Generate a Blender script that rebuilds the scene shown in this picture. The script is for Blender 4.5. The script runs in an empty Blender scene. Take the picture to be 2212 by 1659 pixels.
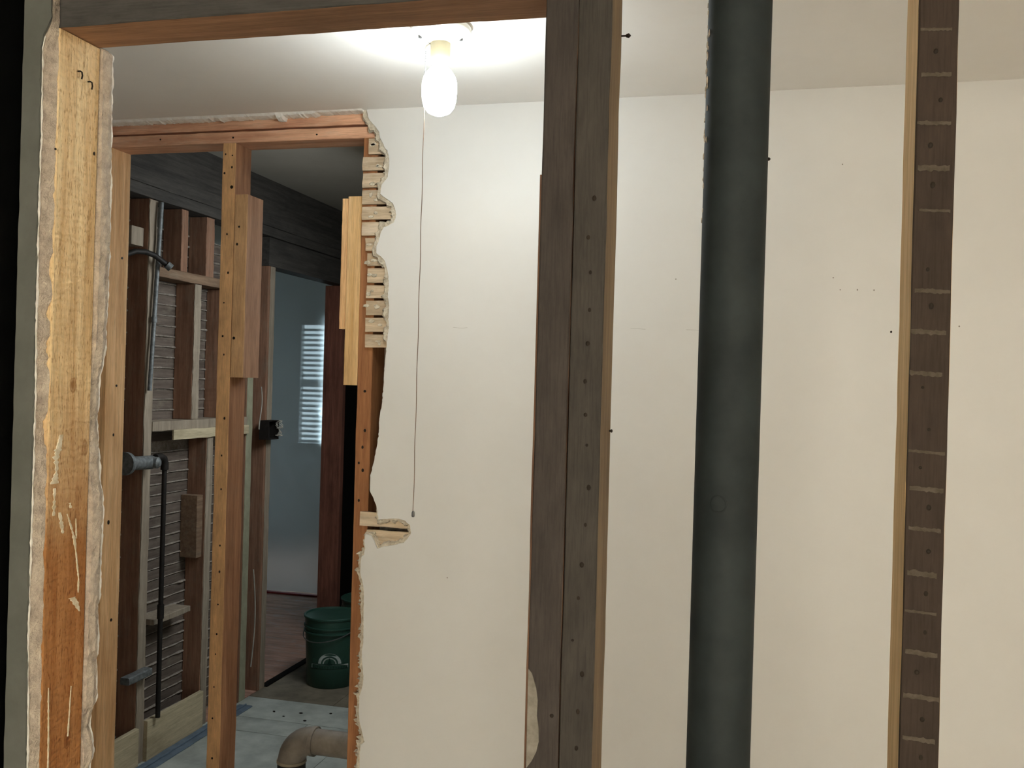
import bpy, bmesh, math, random
from mathutils import Vector, Matrix, noise
from mathutils.geometry import tessellate_polygon
random.seed(7)
S = bpy.context.scene
C = S.collection

# ------------------------------------------------------------------ camera, world, exposure
YAW, ROLL, FPX = math.atan(514/2050.), 0.0275, 2050.
fw = Vector((-math.sin(YAW), math.cos(YAW), 0)); r0 = Vector((math.cos(YAW), math.sin(YAW), 0)); u0 = Vector((0, 0, 1))
rr = r0*math.cos(ROLL) + u0*math.sin(ROLL); uu = u0*math.cos(ROLL) - r0*math.sin(ROLL)
cd = bpy.data.cameras.new('camera'); cam = bpy.data.objects.new('camera', cd); C.objects.link(cam)
cd.sensor_fit = 'HORIZONTAL'; cd.sensor_width = 36; cd.lens = 36*FPX/2212; cd.clip_start = 0.02
m = Matrix((rr, uu, -fw)).transposed().to_4x4(); m.translation = (0, 0, 1.65); cam.matrix_world = m
S.camera = cam
w = bpy.data.worlds.new('world'); S.world = w; w.use_nodes = True
w.node_tree.nodes['Background'].inputs[0].default_value = (0, 0, 0, 1)
w.node_tree.nodes['Background'].inputs[1].default_value = 0
S.view_settings.view_transform = 'Standard'; S.view_settings.look = 'None'
S.view_settings.gamma = 1; S.view_settings.use_curve_mapping = False
S.view_settings.exposure = 0.0
BULB = 79.0           # radiance of the bulb glass
SKY = 9.5              # daylight behind the blinds of the far window
# added fill lights, no window stands there: the deep room behind the camera (rear and right walls) and the far room (its hidden right wall)
def fill_light(name, loc, rz, sx, sy, watt, col, tilt=math.pi/2):
    ld = bpy.data.lights.new(name, 'AREA'); ld.shape = 'RECTANGLE'; ld.size = sx; ld.size_y = sy; ld.energy = watt; ld.color = col
    lo = bpy.data.objects.new(name, ld); C.objects.link(lo); lo.location = loc; lo.rotation_euler = (tilt, 0, rz)
fill_light('rear_fill_light', (.3, -5.0, 1.5), math.pi, 3.0, 1.7, 435, (1, .965, .91))
fill_light('right_fill_light', (2.27, -1.6, 1.5), math.pi/2, 2.2, 1.5, 20, (1, .95, .88))
fill_light('far_fill_light', (-1.05, 3.75, 2.1), math.pi/2, .8, .9, 27, (.9, .97, 1), .7)
S.cycles.max_bounces = 14; S.cycles.diffuse_bounces = 10; S.cycles.transparent_max_bounces = 12

# ------------------------------------------------------------------ materials
def srgb(h):
    c = [int(h[i:i+2], 16)/255 for i in (0, 2, 4)]
    return tuple((x/12.92 if x < .04045 else ((x+.055)/1.055)**2.4) for x in c) + (1,)
class NT:
    def __init__(s, name):
        s.m = bpy.data.materials.new(name); s.m.use_nodes = True; s.t = s.m.node_tree; s.n = s.t.nodes
        s.b = s.n['Principled BSDF']; s.out = s.n['Material Output']
    def N(s, t, **k):
        n = s.n.new(t)
        for a, v in k.items(): setattr(n, a, v)
        return n
    def L(s, a, b): s.t.links.new(a, b)
    def coords(s, scale):
        tc = s.N('ShaderNodeTexCoord'); oi = s.N('ShaderNodeObjectInfo')
        mu = s.N('ShaderNodeMath', operation='MULTIPLY'); mu.inputs[1].default_value = 37.0
        s.L(oi.outputs['Random'], mu.inputs[0])
        ad = s.N('ShaderNodeVectorMath', operation='ADD'); s.L(tc.outputs['Object'], ad.inputs[0]); s.L(mu.outputs[0], ad.inputs[1])
        mp = s.N('ShaderNodeMapping'); mp.inputs['Scale'].default_value = scale
        s.L(ad.outputs[0], mp.inputs['Vector']); s.obj = tc.outputs['Object']
        return mp.outputs[0]
    def noise(s, vec, scale, detail=5, rough=.6, dist=0):
        n = s.N('ShaderNodeTexNoise'); n.inputs['Scale'].default_value = scale; n.inputs['Detail'].default_value = detail
        n.inputs['Roughness'].default_value = rough; n.inputs['Distortion'].default_value = dist
        s.L(vec, n.inputs['Vector']); return n.outputs['Fac']
    def ramp(s, f, stops):
        r = s.N('ShaderNodeValToRGB'); e = r.color_ramp.elements
        while len(e) < len(stops): e.new(.5)
        for q, (p, c) in zip(e, stops): q.position = p; q.color = c
        s.L(f, r.inputs[0]); return r.outputs[0]
    def mix(s, fac, a, b, mode='MIX'):
        n = s.N('ShaderNodeMix', data_type='RGBA', blend_type=mode)
        for v, i in ((fac, 0), (a, 6), (b, 7)):
            if isinstance(v, (int, float)): n.inputs[i].default_value = v
            elif isinstance(v, tuple): n.inputs[i].default_value = v
            else: s.L(v, n.inputs[i])
        return n.outputs[2]
    def bump(s, h, strength, dist=.002):
        b = s.N('ShaderNodeBump'); b.inputs['Strength'].default_value = strength; b.inputs['Distance'].default_value = dist
        s.L(h, b.inputs['Height']); s.L(b.outputs[0], s.b.inputs['Normal'])
    def done(s, col, rough=.7, spec=.3, metal=0):
        if isinstance(col, tuple): s.b.inputs['Base Color'].default_value = col
        else: s.L(col, s.b.inputs['Base Color'])
        s.b.inputs['Roughness'].default_value = rough; s.b.inputs['Specular IOR Level'].default_value = spec
        s.b.inputs['Metallic'].default_value = metal
        return s.m
def wood(name, dark, light, axis='Z', dirt='3a2a1c', dirtamt=.5, rough=.75, bump=.4, knots=(), dust=0., dustc='8f8878', saw=0., face=None, stain=None):
    t = NT(name); k = .05
    sc = {'Z': (1, 1, k), 'X': (k, 1, 1), 'Y': (1, k, 1)}[axis]
    v = t.coords(sc)
    v2 = t.coords({'Z': (1, 1, .35), 'X': (.35, 1, 1), 'Y': (1, .35, 1)}[axis])
    g1 = t.noise(v, 60, 8, .62, .35); g2 = t.noise(v, 420, 3, .6)
    col = t.ramp(g1, [(.3, srgb(dark)), (.5, t_mid(dark, light)), (.68, srgb(light))])
    f2 = t.ramp(g2, [(.25, (.72, .72, .72, 1)), (.55, (1, 1, 1, 1))])
    col = t.mix(1., col, f2, 'MULTIPLY')
    bl = t.noise(v2, 9, 6, .65)
    bm_ = t.ramp(bl, [(.48, (0, 0, 0, 1)), (.72, (dirtamt,)*3 + (1,))])
    col = t.mix(bm_, col, srgb(dirt))
    if dust:
        du = t.noise(v2, 23, 8, .7)
        dm = t.ramp(du, [(.52, (0, 0, 0, 1)), (.7, (dust,)*3 + (1,))])
        col = t.mix(dm, col, srgb(dustc))
    h = g1
    if saw:
        wv = t.N('ShaderNodeTexWave', bands_direction=axis); wv.inputs['Scale'].default_value = 26
        wv.inputs['Distortion'].default_value = 6; wv.inputs['Detail'].default_value = 5; wv.inputs['Detail Scale'].default_value = 2
        tc = t.N('ShaderNodeTexCoord'); t.L(tc.outputs['Object'], wv.inputs['Vector'])
        sw = t.ramp(wv.outputs['Fac'], [(.2, (1-saw,)*3 + (1,)), (.7, (1, 1, 1, 1))])
        col = t.mix(1., col, sw, 'MULTIPLY')
        mm = t.N('ShaderNodeMath', operation='ADD'); t.L(g1, mm.inputs[0]); t.L(wv.outputs['Fac'], mm.inputs[1]); h = mm.outputs[0]
        v3 = t.coords((1, 1, .22)); ch = t.noise(v3, 420, 4, .6)
        chm = t.ramp(ch, [(.55, (0, 0, 0, 1)), (.68, (.75, .75, .75, 1))])
        col = t.mix(chm, col, srgb(dirt))
        m2 = t.N('ShaderNodeMath', operation='ADD'); t.L(h, m2.inputs[0]); t.L(ch, m2.inputs[1]); h = m2.outputs[0]
    for (x, y, z, r) in knots:
        d = t.N('ShaderNodeVectorMath', operation='DISTANCE')
        nz = t.noise(v2, 60, 2, .5)
        mp = t.N('ShaderNodeMapping'); mp.inputs['Location'].default_value = (-x, -y, -z)
        q = .65 if axis == 'Z' else 1
        mp.vector_type = 'POINT'; t.L(t.obj, mp.inputs['Vector'])
        m3 = t.N('ShaderNodeMapping'); m3.inputs['Scale'].default_value = (1, 1, q); t.L(mp.outputs[0], m3.inputs['Vector'])
        ln = t.N('ShaderNodeVectorMath', operation='LENGTH'); t.L(m3.outputs[0], ln.inputs[0])
        dv = t.N('ShaderNodeMath', operation='DIVIDE'); t.L(ln.outputs['Value'], dv.inputs[0]); dv.inputs[1].default_value = r
        aa = t.N('ShaderNodeMath', operation='ADD'); t.L(dv.outputs[0], aa.inputs[0]); t.L(nz, aa.inputs[1])
        km = t.ramp(aa.outputs[0], [(.55, (.85,)*3 + (1,)), (.8, (.35,)*3 + (1,)), (.9, (.7,)*3 + (1,)), (1., (0, 0, 0, 1))])
        col = t.mix(km, col, srgb(dirt))
    if stain:
        sc_, sz, sw_ = stain
        sp = t.N('ShaderNodeSeparateXYZ'); t.L(t.obj, sp.inputs[0])
        sn = t.noise(v2, 14, 5, .6)
        ma = t.N('ShaderNodeMath', operation='MULTIPLY_ADD'); t.L(sn, ma.inputs[0]); ma.inputs[1].default_value = .35; t.L(sp.outputs['Z'], ma.inputs[2])
        mr = t.N('ShaderNodeMapRange'); t.L(ma.outputs[0], mr.inputs[0]); mr.inputs[1].default_value = sz+.17-sw_; mr.inputs[2].default_value = sz+.17+sw_
        mr.inputs[3].default_value = 1; mr.inputs[4].default_value = 0
        col = t.mix(mr.outputs[0], col, t.mix(1., col, srgb(sc_), 'MULTIPLY'))
    if face:      # front side coloured apart; on the near studs and header this paints in shade
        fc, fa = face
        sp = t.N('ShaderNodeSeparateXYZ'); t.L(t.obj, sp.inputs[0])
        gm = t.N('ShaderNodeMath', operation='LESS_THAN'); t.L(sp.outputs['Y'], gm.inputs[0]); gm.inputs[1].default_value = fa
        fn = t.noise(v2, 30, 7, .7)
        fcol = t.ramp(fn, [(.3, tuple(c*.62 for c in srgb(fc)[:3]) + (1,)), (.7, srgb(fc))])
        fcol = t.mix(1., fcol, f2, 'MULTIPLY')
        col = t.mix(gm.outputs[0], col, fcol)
    t.bump(h, bump, .002)
    return t.done(col, rough, .2)
def t_mid(a, b):
    A, B = srgb(a), srgb(b); return tuple((x+y)/2 for x, y in zip(A, B))
def plaster(name, c, c2, scale=40, bump=.1, rough=.6, spec=.3, dist=.002, amt=(.35, .7)):
    t = NT(name); v = t.coords((1, 1, 1))
    n = t.noise(v, scale, 8, .65)
    col = t.ramp(n, [(amt[0], srgb(c2)), (amt[1], srgb(c))])
    n2 = t.noise(v, scale*5, 4, .6)
    mm = t.N('ShaderNodeMath', operation='ADD'); t.L(n, mm.inputs[0]); t.L(n2, mm.inputs[1])
    t.bump(mm.outputs[0], bump, dist)
    return t.done(col, rough, spec)
def plain(name, c, rough=.6, spec=.3, metal=0, var=.25, scale=30, bump=.05):
    t = NT(name); v = t.coords((1, 1, 1)); n = t.noise(v, scale, 6, .6)
    a = srgb(c); lo = tuple(x*(1-var) for x in a[:3]) + (1,)
    col = t.ramp(n, [(.35, lo), (.65, a)]); t.bump(n, bump, .002)
    return t.done(col, rough, spec, metal)
def emit(name, c, s):
    t = NT(name); t.b.inputs['Base Color'].default_value = c; t.b.inputs['Emission Color'].default_value = c
    t.b.inputs['Emission Strength'].default_value = s; return t.m

M = {}
M['paint'] = plaster('white_wall_paint', 'd5d5d3', 'cfcecb', 3, .06, .42, .35, .004, (.3, .7))
M['ceil'] = plaster('ceiling_paint', 'f8f6f3', 'f3f0ec', 3, .05, .6, .25, .004, (.3, .7))
M['brown'] = plaster('broken_plaster', 'e4dbc9', 'b3a58e', 70, .8, .95, .1, .006, (.3, .62))
M['edge'] = plaster('grey_broken_plaster', 'd2c6b5', 'a3968a', 55, .8, .95, .1, .005, (.3, .62))
M['green'] = plaster('greenish_old_paint', '6d6f69', '60625c', 12, .1, .6, .25, .003)
M['shell'] = plaster('room_paint', 'bdb8ac', 'b3aea2', 3, .05, .7, .2)
M['darkwall'] = plain('unlit_dark_wall', '0f100f', .95, .02)  # near-black colour stands in for the unlit space beside the post
M['post'] = wood('rough_sawn_post_wood', 'd9b27e', 'fbe3b4', dirt='9a6c3c', dirtamt=.3, bump=.55, saw=.035, stain=('c09a7c', 1.5, .12),
                 knots=[(.022, -.003, 2.0913, .014), (.022, .003, 1.6317, .013), (.022, .034, 1.535, .017), (.022, .012, 1.0974, .018)])
M['hdr'] = wood('header_wood', '8a6850', 'b58c6c', 'X', dirt='604b3a', dirtamt=.5, face=('555350', -.0415))  # grey front colour stands in for the dim light on it
M['darkstud'] = wood('weathered_stud_wood', '7d6952', 'a18a6c', dirt='5e4e3d', dirtamt=.5, dust=.25, face=('4c4843', -.0425))  # front painted dark for the shade it stands in
M['redstud'] = wood('reddish_stud_wood', '5f4638', '8a6650', dirt='4a3429', dirtamt=.5, dust=.25, face=('4d4743', -.0425))  # dark front face is painted-in shade
M['yellow'] = wood('yellow_pine', '9a744a', 'caa473', dirt='7a5834', dirtamt=.3)
M['rstud'] = wood('pine_shaded_front', 'd9ad74', 'f6d29c', dirt='b0844f', dirtamt=.35, face=('453a32', -.0425))  # front painted dark as shade, other sides keep the pine tone
M['orange'] = wood('orange_fir', 'd3a06c', 'f5cd9a', dirt='9d6c44', dirtamt=.35)
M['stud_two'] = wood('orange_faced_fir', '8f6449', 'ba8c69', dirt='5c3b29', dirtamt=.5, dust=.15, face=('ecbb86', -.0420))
M['stud_dark'] = wood('reddish_fir', '875a3b', 'ae7a52', dirt='6b4429', dirtamt=.45)
M['orangeX'] = wood('orange_fir_plate', 'cf977a', 'f7caa8', 'X', dirt='935f44', dirtamt=.4, dust=.3, dustc='dccdbc')
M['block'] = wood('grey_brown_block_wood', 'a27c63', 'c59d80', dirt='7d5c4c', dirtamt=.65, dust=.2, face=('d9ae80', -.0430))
M['newblock'] = wood('clean_block_wood', 'c89f69', 'ecca98', dirt='a37a4c', dirtamt=.25)
M['farstud'] = wood('old_brown_stud', '7c5b48', 'a88068', dirt='5e4536', dirtamt=.5, dust=.3)
M['farpale'] = wood('plaster_dusted_stud', '8b7e6e', 'ad9f8c', dirt='7a6e5f', dirtamt=.5, dust=.4)
M['farY'] = wood('old_brown_beam', '6b5443', '937a63', 'Y', dirt='35291f', dirtamt=.5, dust=.3)
M['dimY'] = wood('grey_dirty_beam', '3f3c39', '56524d', 'Y', dirt='2c2b2a', dirtamt=.5)
M['soleY'] = wood('pale_sole_board', 'b5a789', 'd6c7a6', 'Y', dirt='6f634e', dirtamt=.4)
M['lath'] = wood('old_lath', 'a8957c', 'd6c2a6', 'X', dirt='8c7860', dirtamt=.5, dust=.5, dustc='ddd2c2')
M['lathY'] = wood('dusty_back_lath', '594e46', '766a61', 'Y', dirt='433a34', dirtamt=.5, dust=.4)
M['key'] = plaster('plaster_key', 'aaa196', '7d746a', 60, .5, .95, .1)
M['darkred'] = wood('dark_red_jamb_wood', '6a4438', '8d5c4c', dirt='20130f', dirtamt=.5)
M['black'] = plain('near_black_board', '171513', .9, .05)  # plain near-black tone for the strip, panel and end wall
M['pipe'] = plain('dark_green_grey_pipe', '303738', .7, .25, 0, .35, 14, .15)
M['galv'] = plain('galvanised_steel', '868a8a', .55, .5, .4, .5, 60, .2)
M['iron'] = plain('black_iron', '2a2623', .6, .4, .3, .3, 50, .1)
M['nail'] = plain('nail_iron', '2a2119', .6, .3, .4)
M['brass'] = plain('grey_brown_drain_pipe', '9a9186', .5, .4, .1, .35, 20, .1)
M['drainblack'] = plain('dark_drain_pipe', '2b2723', .5, .3)
M['ring'] = plain('pale_sealant', 'b0a590', .8, .2)
M['floor'] = plain('grey_painted_subfloor', 'b9beb6', .75, .2, 0, .35, 7, .08)
M['floor_brown'] = plain('brown_grey_plywood', '857c6b', .8, .2, 0, .4, 9, .08)
M['stripe'] = plain('greenish_pale_edge', 'a19f86', .8, .2, 0, .2, 20)
M['floorbase'] = plain('floor_base', 'cfc8bd', .8, .2, 0, .2, 5)
M['hallplank'] = wood('red_brown_plank', 'a37c6a', 'c9a08c', 'X', dirt='4a3a33', dirtamt=.5, dust=.6, dustc='a8a49e')
M['flash'] = plain('blue_grey_strip', '6d7d8c', .6, .3, 0, .3, 20)
M['bucket'] = plain('dark_green_plastic', '284a3e', .42, .45, 0, .2, 12, .03)
M['bucketdark'] = plain('dark_green_plastic_worn', '2b4e42', .5, .4, 0, .2)
M['print'] = plain('pale_print', 'c0ccc8', .6, .3, 0, .35, 60)
M['printdark'] = plain('dark_print', '123a2f', .6, .3)
M['porcelain'] = plain('white_porcelain', 'dbd7cd', .25, .5, 0, .02)
M['socket'] = plain('cream_socket', 'cfc6a6', .4, .4, 0, .05)
M['bulb'] = emit('bulb_glass_lit', (.90, .985, 1, 1), BULB)
M['cord'] = plain('dirty_pull_cord', '7a6352', .8, .2)
M['bead'] = plain('metal_bead', '6f6f70', .35, .5, .6)
M['pane'] = emit('daylit_pane', (.78, .93, 1, 1), SKY)
M['slat'] = plain('white_blind_slat', 'c9ced0', .6, .3, 0, .05)
M['white'] = plain('white_window_frame', 'b9bcbb', .6, .3, 0, .05)
M['cable'] = plain('white_cable', 'b5b0a4', .6, .3)
M['redtape'] = plain('red_tape', '8f2c2e', .6, .3)
M['dust'] = plaster('plaster_dust_mark', '645d54', '51493f', 90, .3, .95, .05)
M['lip'] = plaster('white_plaster_lip', 'fcfaf6', 'e8e4dc', 60, .3, .9, .1)
M['smear'] = plaster('white_plaster_smear', 'efe7d3', 'c9ba9a', 90, .4, .95, .05)
M['greysmear'] = plaster('grey_plaster_smear', '97938a', '7c766c', 60, .3, .95, .05)
t = NT('plastic_film')       # translucent dust sheet
tr = t.N('ShaderNodeBsdfTransparent'); tr.inputs[0].default_value = (.9, .96, .98, 1)
tl = t.N('ShaderNodeBsdfTranslucent'); tl.inputs[0].default_value = (.32, .35, .36, 1)
t.b.inputs['Base Color'].default_value = (.32, .36, .38, 1); t.b.inputs['Roughness'].default_value = .3
rf = t.N('ShaderNodeBsdfRefraction'); rf.inputs['Color'].default_value = (.86, .95, .97, 1); rf.inputs['Roughness'].default_value = .5; rf.inputs['IOR'].default_value = 1.18
m0 = t.N('ShaderNodeMixShader'); m0.inputs[0].default_value = .92; t.L(tr.outputs[0], m0.inputs[1]); t.L(rf.outputs[0], m0.inputs[2])
m1 = t.N('ShaderNodeMixShader'); m1.inputs[0].default_value = .45; t.L(tl.outputs[0], m1.inputs[1]); t.L(t.b.outputs[0], m1.inputs[2])
m2 = t.N('ShaderNodeMixShader'); m2.inputs[0].default_value = .55; t.L(m0.outputs[0], m2.inputs[1]); t.L(m1.outputs[0], m2.inputs[2])
t.L(m2.outputs[0], t.out.inputs[0]); M['film'] = t.m

# ------------------------------------------------------------------ mesh helpers (world coordinates, re-based on the thing's origin)
def nz(*p): return noise.noise(Vector(p))
def root_of(o):
    while o.parent: o = o.parent
    return o
def mk(name, bm, mat, parent=None, origin=None, smooth=False):
    bmesh.ops.recalc_face_normals(bm, faces=bm.faces)
    if parent: org = Vector(root_of(parent).location)
    elif origin is not None: org = Vector(origin)
    else:
        xs = [v.co for v in bm.verts]
        org = Vector(((min(v.x for v in xs)+max(v.x for v in xs))/2, (min(v.y for v in xs)+max(v.y for v in xs))/2, min(v.z for v in xs)))
    bmesh.ops.translate(bm, verts=bm.verts, vec=-org)
    me = bpy.data.meshes.new(name); bm.to_mesh(me); bm.free()
    me.materials.append(M[mat] if isinstance(mat, str) else mat)
    if smooth:
        for p in me.polygons: p.use_smooth = True
        me.set_sharp_from_angle(angle=.75)
    o = bpy.data.objects.new(name, me); C.objects.link(o)
    if parent: o.parent = parent
    else: o.location = org
    return o
def empty(name, loc):
    o = bpy.data.objects.new(name, None); o.location = loc; o.empty_display_size = .05; C.objects.link(o); return o
def tag(o, label, cat, group=None):
    o['label'] = label; o['category'] = cat
    if group: o['group'] = group
    return o
def struct(o): o['kind'] = 'structure'; return o
def box(bm, x0, x1, y0, y1, z0, z1):
    v = [bm.verts.new((x, y, z)) for x in (x0, x1) for y in (y0, y1) for z in (z0, z1)]
    for f in ((0, 1, 3, 2), (4, 6, 7, 5), (0, 4, 5, 1), (2, 3, 7, 6), (0, 2, 6, 4), (1, 5, 7, 3)): bm.faces.new([v[i] for i in f])
    return bm
def B(*a): return box(bmesh.new(), *a)
def lumber(x0, x1, y0, y1, z0, z1, axis='Z', n=24, ch=.0015, jit=.0005, bow=0):
    """a sawn board: chamfered section swept along its length, edges a little uneven"""
    bm = bmesh.new()
    if axis == 'Z': a0, a1, b0, b1, c0, c1 = x0, x1, y0, y1, z0, z1; P = lambda a, b, c: (a, b, c)
    elif axis == 'X': a0, a1, b0, b1, c0, c1 = y0, y1, z0, z1, x0, x1; P = lambda a, b, c: (c, a, b)
    else: a0, a1, b0, b1, c0, c1 = x0, x1, z0, z1, y0, y1; P = lambda a, b, c: (a, c, b)
    sd = random.uniform(0, 99); rings = []
    for i in range(n+1):
        c = c0+(c1-c0)*i/n; r = []
        pts = [(a0+ch, b0), (a1-ch, b0), (a1, b0+ch), (a1, b1-ch), (a1-ch, b1), (a0+ch, b1), (a0, b1-ch), (a0, b0+ch)]
        for k, (a, b) in enumerate(pts):
            ja = jit*nz(sd+k//2*7, c*9, 1)+jit*.6*nz(sd+k*3, c*60, 5); jb = jit*nz(sd+k//2*7, c*9, 31)+jit*.6*nz(sd+k*3, c*60, 9)
            r.append(bm.verts.new(P(a+ja, b+jb, c)))
        rings.append(r)
    for p, q in zip(rings, rings[1:]):
        for k in range(8): bm.faces.new((p[k], p[(k+1) % 8], q[(k+1) % 8], q[k]))
    bm.faces.new(rings[0]); bm.faces.new(rings[-1])
    return bm
def tube(pts, r, n=12, bm=None, caps=True):
    bm = bm or bmesh.new(); pts = [Vector(p) for p in pts]; rings = []; prev = None
    for i, p in enumerate(pts):
        d = (pts[min(i+1, len(pts)-1)]-pts[max(i-1, 0)]).normalized()
        if prev is None:
            a = d.orthogonal().normalized()
        else:
            a = (prev-d*prev.dot(d)).normalized()
        prev = a; b = d.cross(a); rad = r[i] if isinstance(r, (list, tuple)) else r
        rings.append([bm.verts.new(p+(a*math.cos(2*math.pi*k/n)+b*math.sin(2*math.pi*k/n))*rad) for k in range(n)])
    for p, q in zip(rings, rings[1:]):
        for k in range(n): bm.faces.new((p[k], p[(k+1) % n], q[(k+1) % n], q[k]))
    if caps: bm.faces.new(rings[0]); bm.faces.new(rings[-1])
    return bm
def lathe(prof, c, n=32, bm=None, ax='Z'):
    bm = bm or bmesh.new(); rings = []
    for r, h in prof:
        rr_ = []
        for k in range(n):
            a = 2*math.pi*k/n; u, v = max(r, 1e-4)*math.cos(a), max(r, 1e-4)*math.sin(a)
            q = {'Z': (u, v, h), 'Y': (u, h, v), 'X': (h, u, v)}[ax]
            rr_.append(bm.verts.new((c[0]+q[0], c[1]+q[1], c[2]+q[2])))
        rings.append(rr_)
    for p, q in zip(rings, rings[1:]):
        for k in range(n): bm.faces.new((p[k], p[(k+1) % n], q[(k+1) % n], q[k]))
    bm.faces.new(rings[0]); bm.faces.new(rings[-1])
    return bm
def interp(tab, z):           # tab = [(x, z)] with z descending
    if z >= tab[0][1]: return tab[0][0]
    for (xa, za), (xb, zb) in zip(tab, tab[1:]):
        if zb <= z <= za: return xb+(xa-xb)*(z-zb)/max(za-zb, 1e-6)
    return tab[-1][0]
def ragged(z0, z1, left, right, y0, y1, layers=5, step=.005, jit=.0016, sd=0):
    """a plaster strip whose right edge is a broken, crumbly fracture; left / right(z, layer 0..1) give x"""
    bm = bmesh.new(); n = int((z1-z0)/step); rows = []
    for i in range(n+1):
        z = z0+(z1-z0)*i/n; row = [bm.verts.new((left(z), y0, z))]
        for l in range(layers+1):
            f = l/layers; y = y0+(y1-y0)*f
            j = jit*nz(sd, z*120, f*6)+jit*1.3*nz(sd+9, z*35, f*2.5)
            yy = y if l in (0, layers) else y+.4*(y1-y0)/layers*nz(sd+4, z*200, f*9)
            row.append(bm.verts.new((right(z, f)+j, yy, z+(0 if i in (0, n) else step*.5*nz(sd+2, z*90, f*8)))))
        row.append(bm.verts.new((left(z), y1, z))); rows.append(row)
    k = len(rows[0])
    for a, b in zip(rows, rows[1:]):
        for q in range(k): bm.faces.new((a[q], a[(q+1) % k], b[(q+1) % k], b[q]))
    bm.faces.new(rows[0]); bm.faces.new(rows[-1])
    return bm
def prism(front, back, y0, y1):
    """front/back: equal length outlines in (x, z)"""
    bm = bmesh.new()
    f = [bm.verts.new((x, y0, z)) for x, z in front]; b = [bm.verts.new((x, y1, z)) for x, z in back]
    for tri in tessellate_polygon([[Vector((x, z, 0)) for x, z in front]]):
        try: bm.faces.new([f[i] for i in tri])
        except ValueError: pass
    for tri in tessellate_polygon([[Vector((x, z, 0)) for x, z in back]]):
        try: bm.faces.new([b[i] for i in tri])
        except ValueError: pass
    n = len(f)
    for i in range(n): bm.faces.new((f[i], f[(i+1) % n], b[(i+1) % n], b[i]))
    return bm
_disc = {}
def nails(parent, pts, face, r=.0022, proud=.0006, mat='nail', name='nail'):
    """little nail heads and holes; face 'front' = looks along -Y, 'right' = looks along +X"""
    org = Vector(root_of(parent).location)
    key = (face, r, mat)
    if key not in _disc:
        bm = lathe([(r*.3, -.001), (r, -.001), (r, proud), (r*.5, proud*1.5)], (0, 0, 0), 8, ax='Y' if face == 'front' else 'X')
        if face == 'front':
            for v in bm.verts: v.co.y = -v.co.y
        bmesh.ops.recalc_face_normals(bm, faces=bm.faces)
        me = bpy.data.meshes.new(name); bm.to_mesh(me); bm.free(); me.materials.append(M[mat]); _disc[key] = me
    for p in pts:
        o = bpy.data.objects.new(name, _disc[key]); C.objects.link(o); o.parent = parent
        o.location = Vector(p)-org; s = random.uniform(.8, 1.3); o.scale = (s, s, s*random.uniform(.9, 1.5))

# ------------------------------------------------------------------ the setting: floors, ceilings, outer walls
CZ = 2.392
struct(mk('floor', B(-2.05, 2.4, -5.2, 2.45, -.06, 0), 'floorbase'))
struct(mk('ceiling', B(-2.05, 2.4, -5.2, 2.4505, CZ, CZ+.03), 'ceil'))
struct(mk('wall_left', B(-2.05, -1.97, 1.253, 2.44, 0, CZ), 'paint'))
struct(mk('wall_right', B(2.3, 2.4, -5.1, 2.445, 0, CZ), 'shell'))
struct(mk('wall_rear', B(-2.05, 2.4, -5.2, -5.1, 0, CZ), 'shell'))
struct(mk('added_dark_wall_near_left', B(-1.12, -1.034, -5.1, 1.10, 0, CZ), 'darkwall'))  # added wall, black in place of the darkness left of the post
struct(mk('unlit_stand_in_wall_front_left', B(-1.97, -1.034, 1.10, 1.253, 0, CZ), 'darkwall'))

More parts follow.
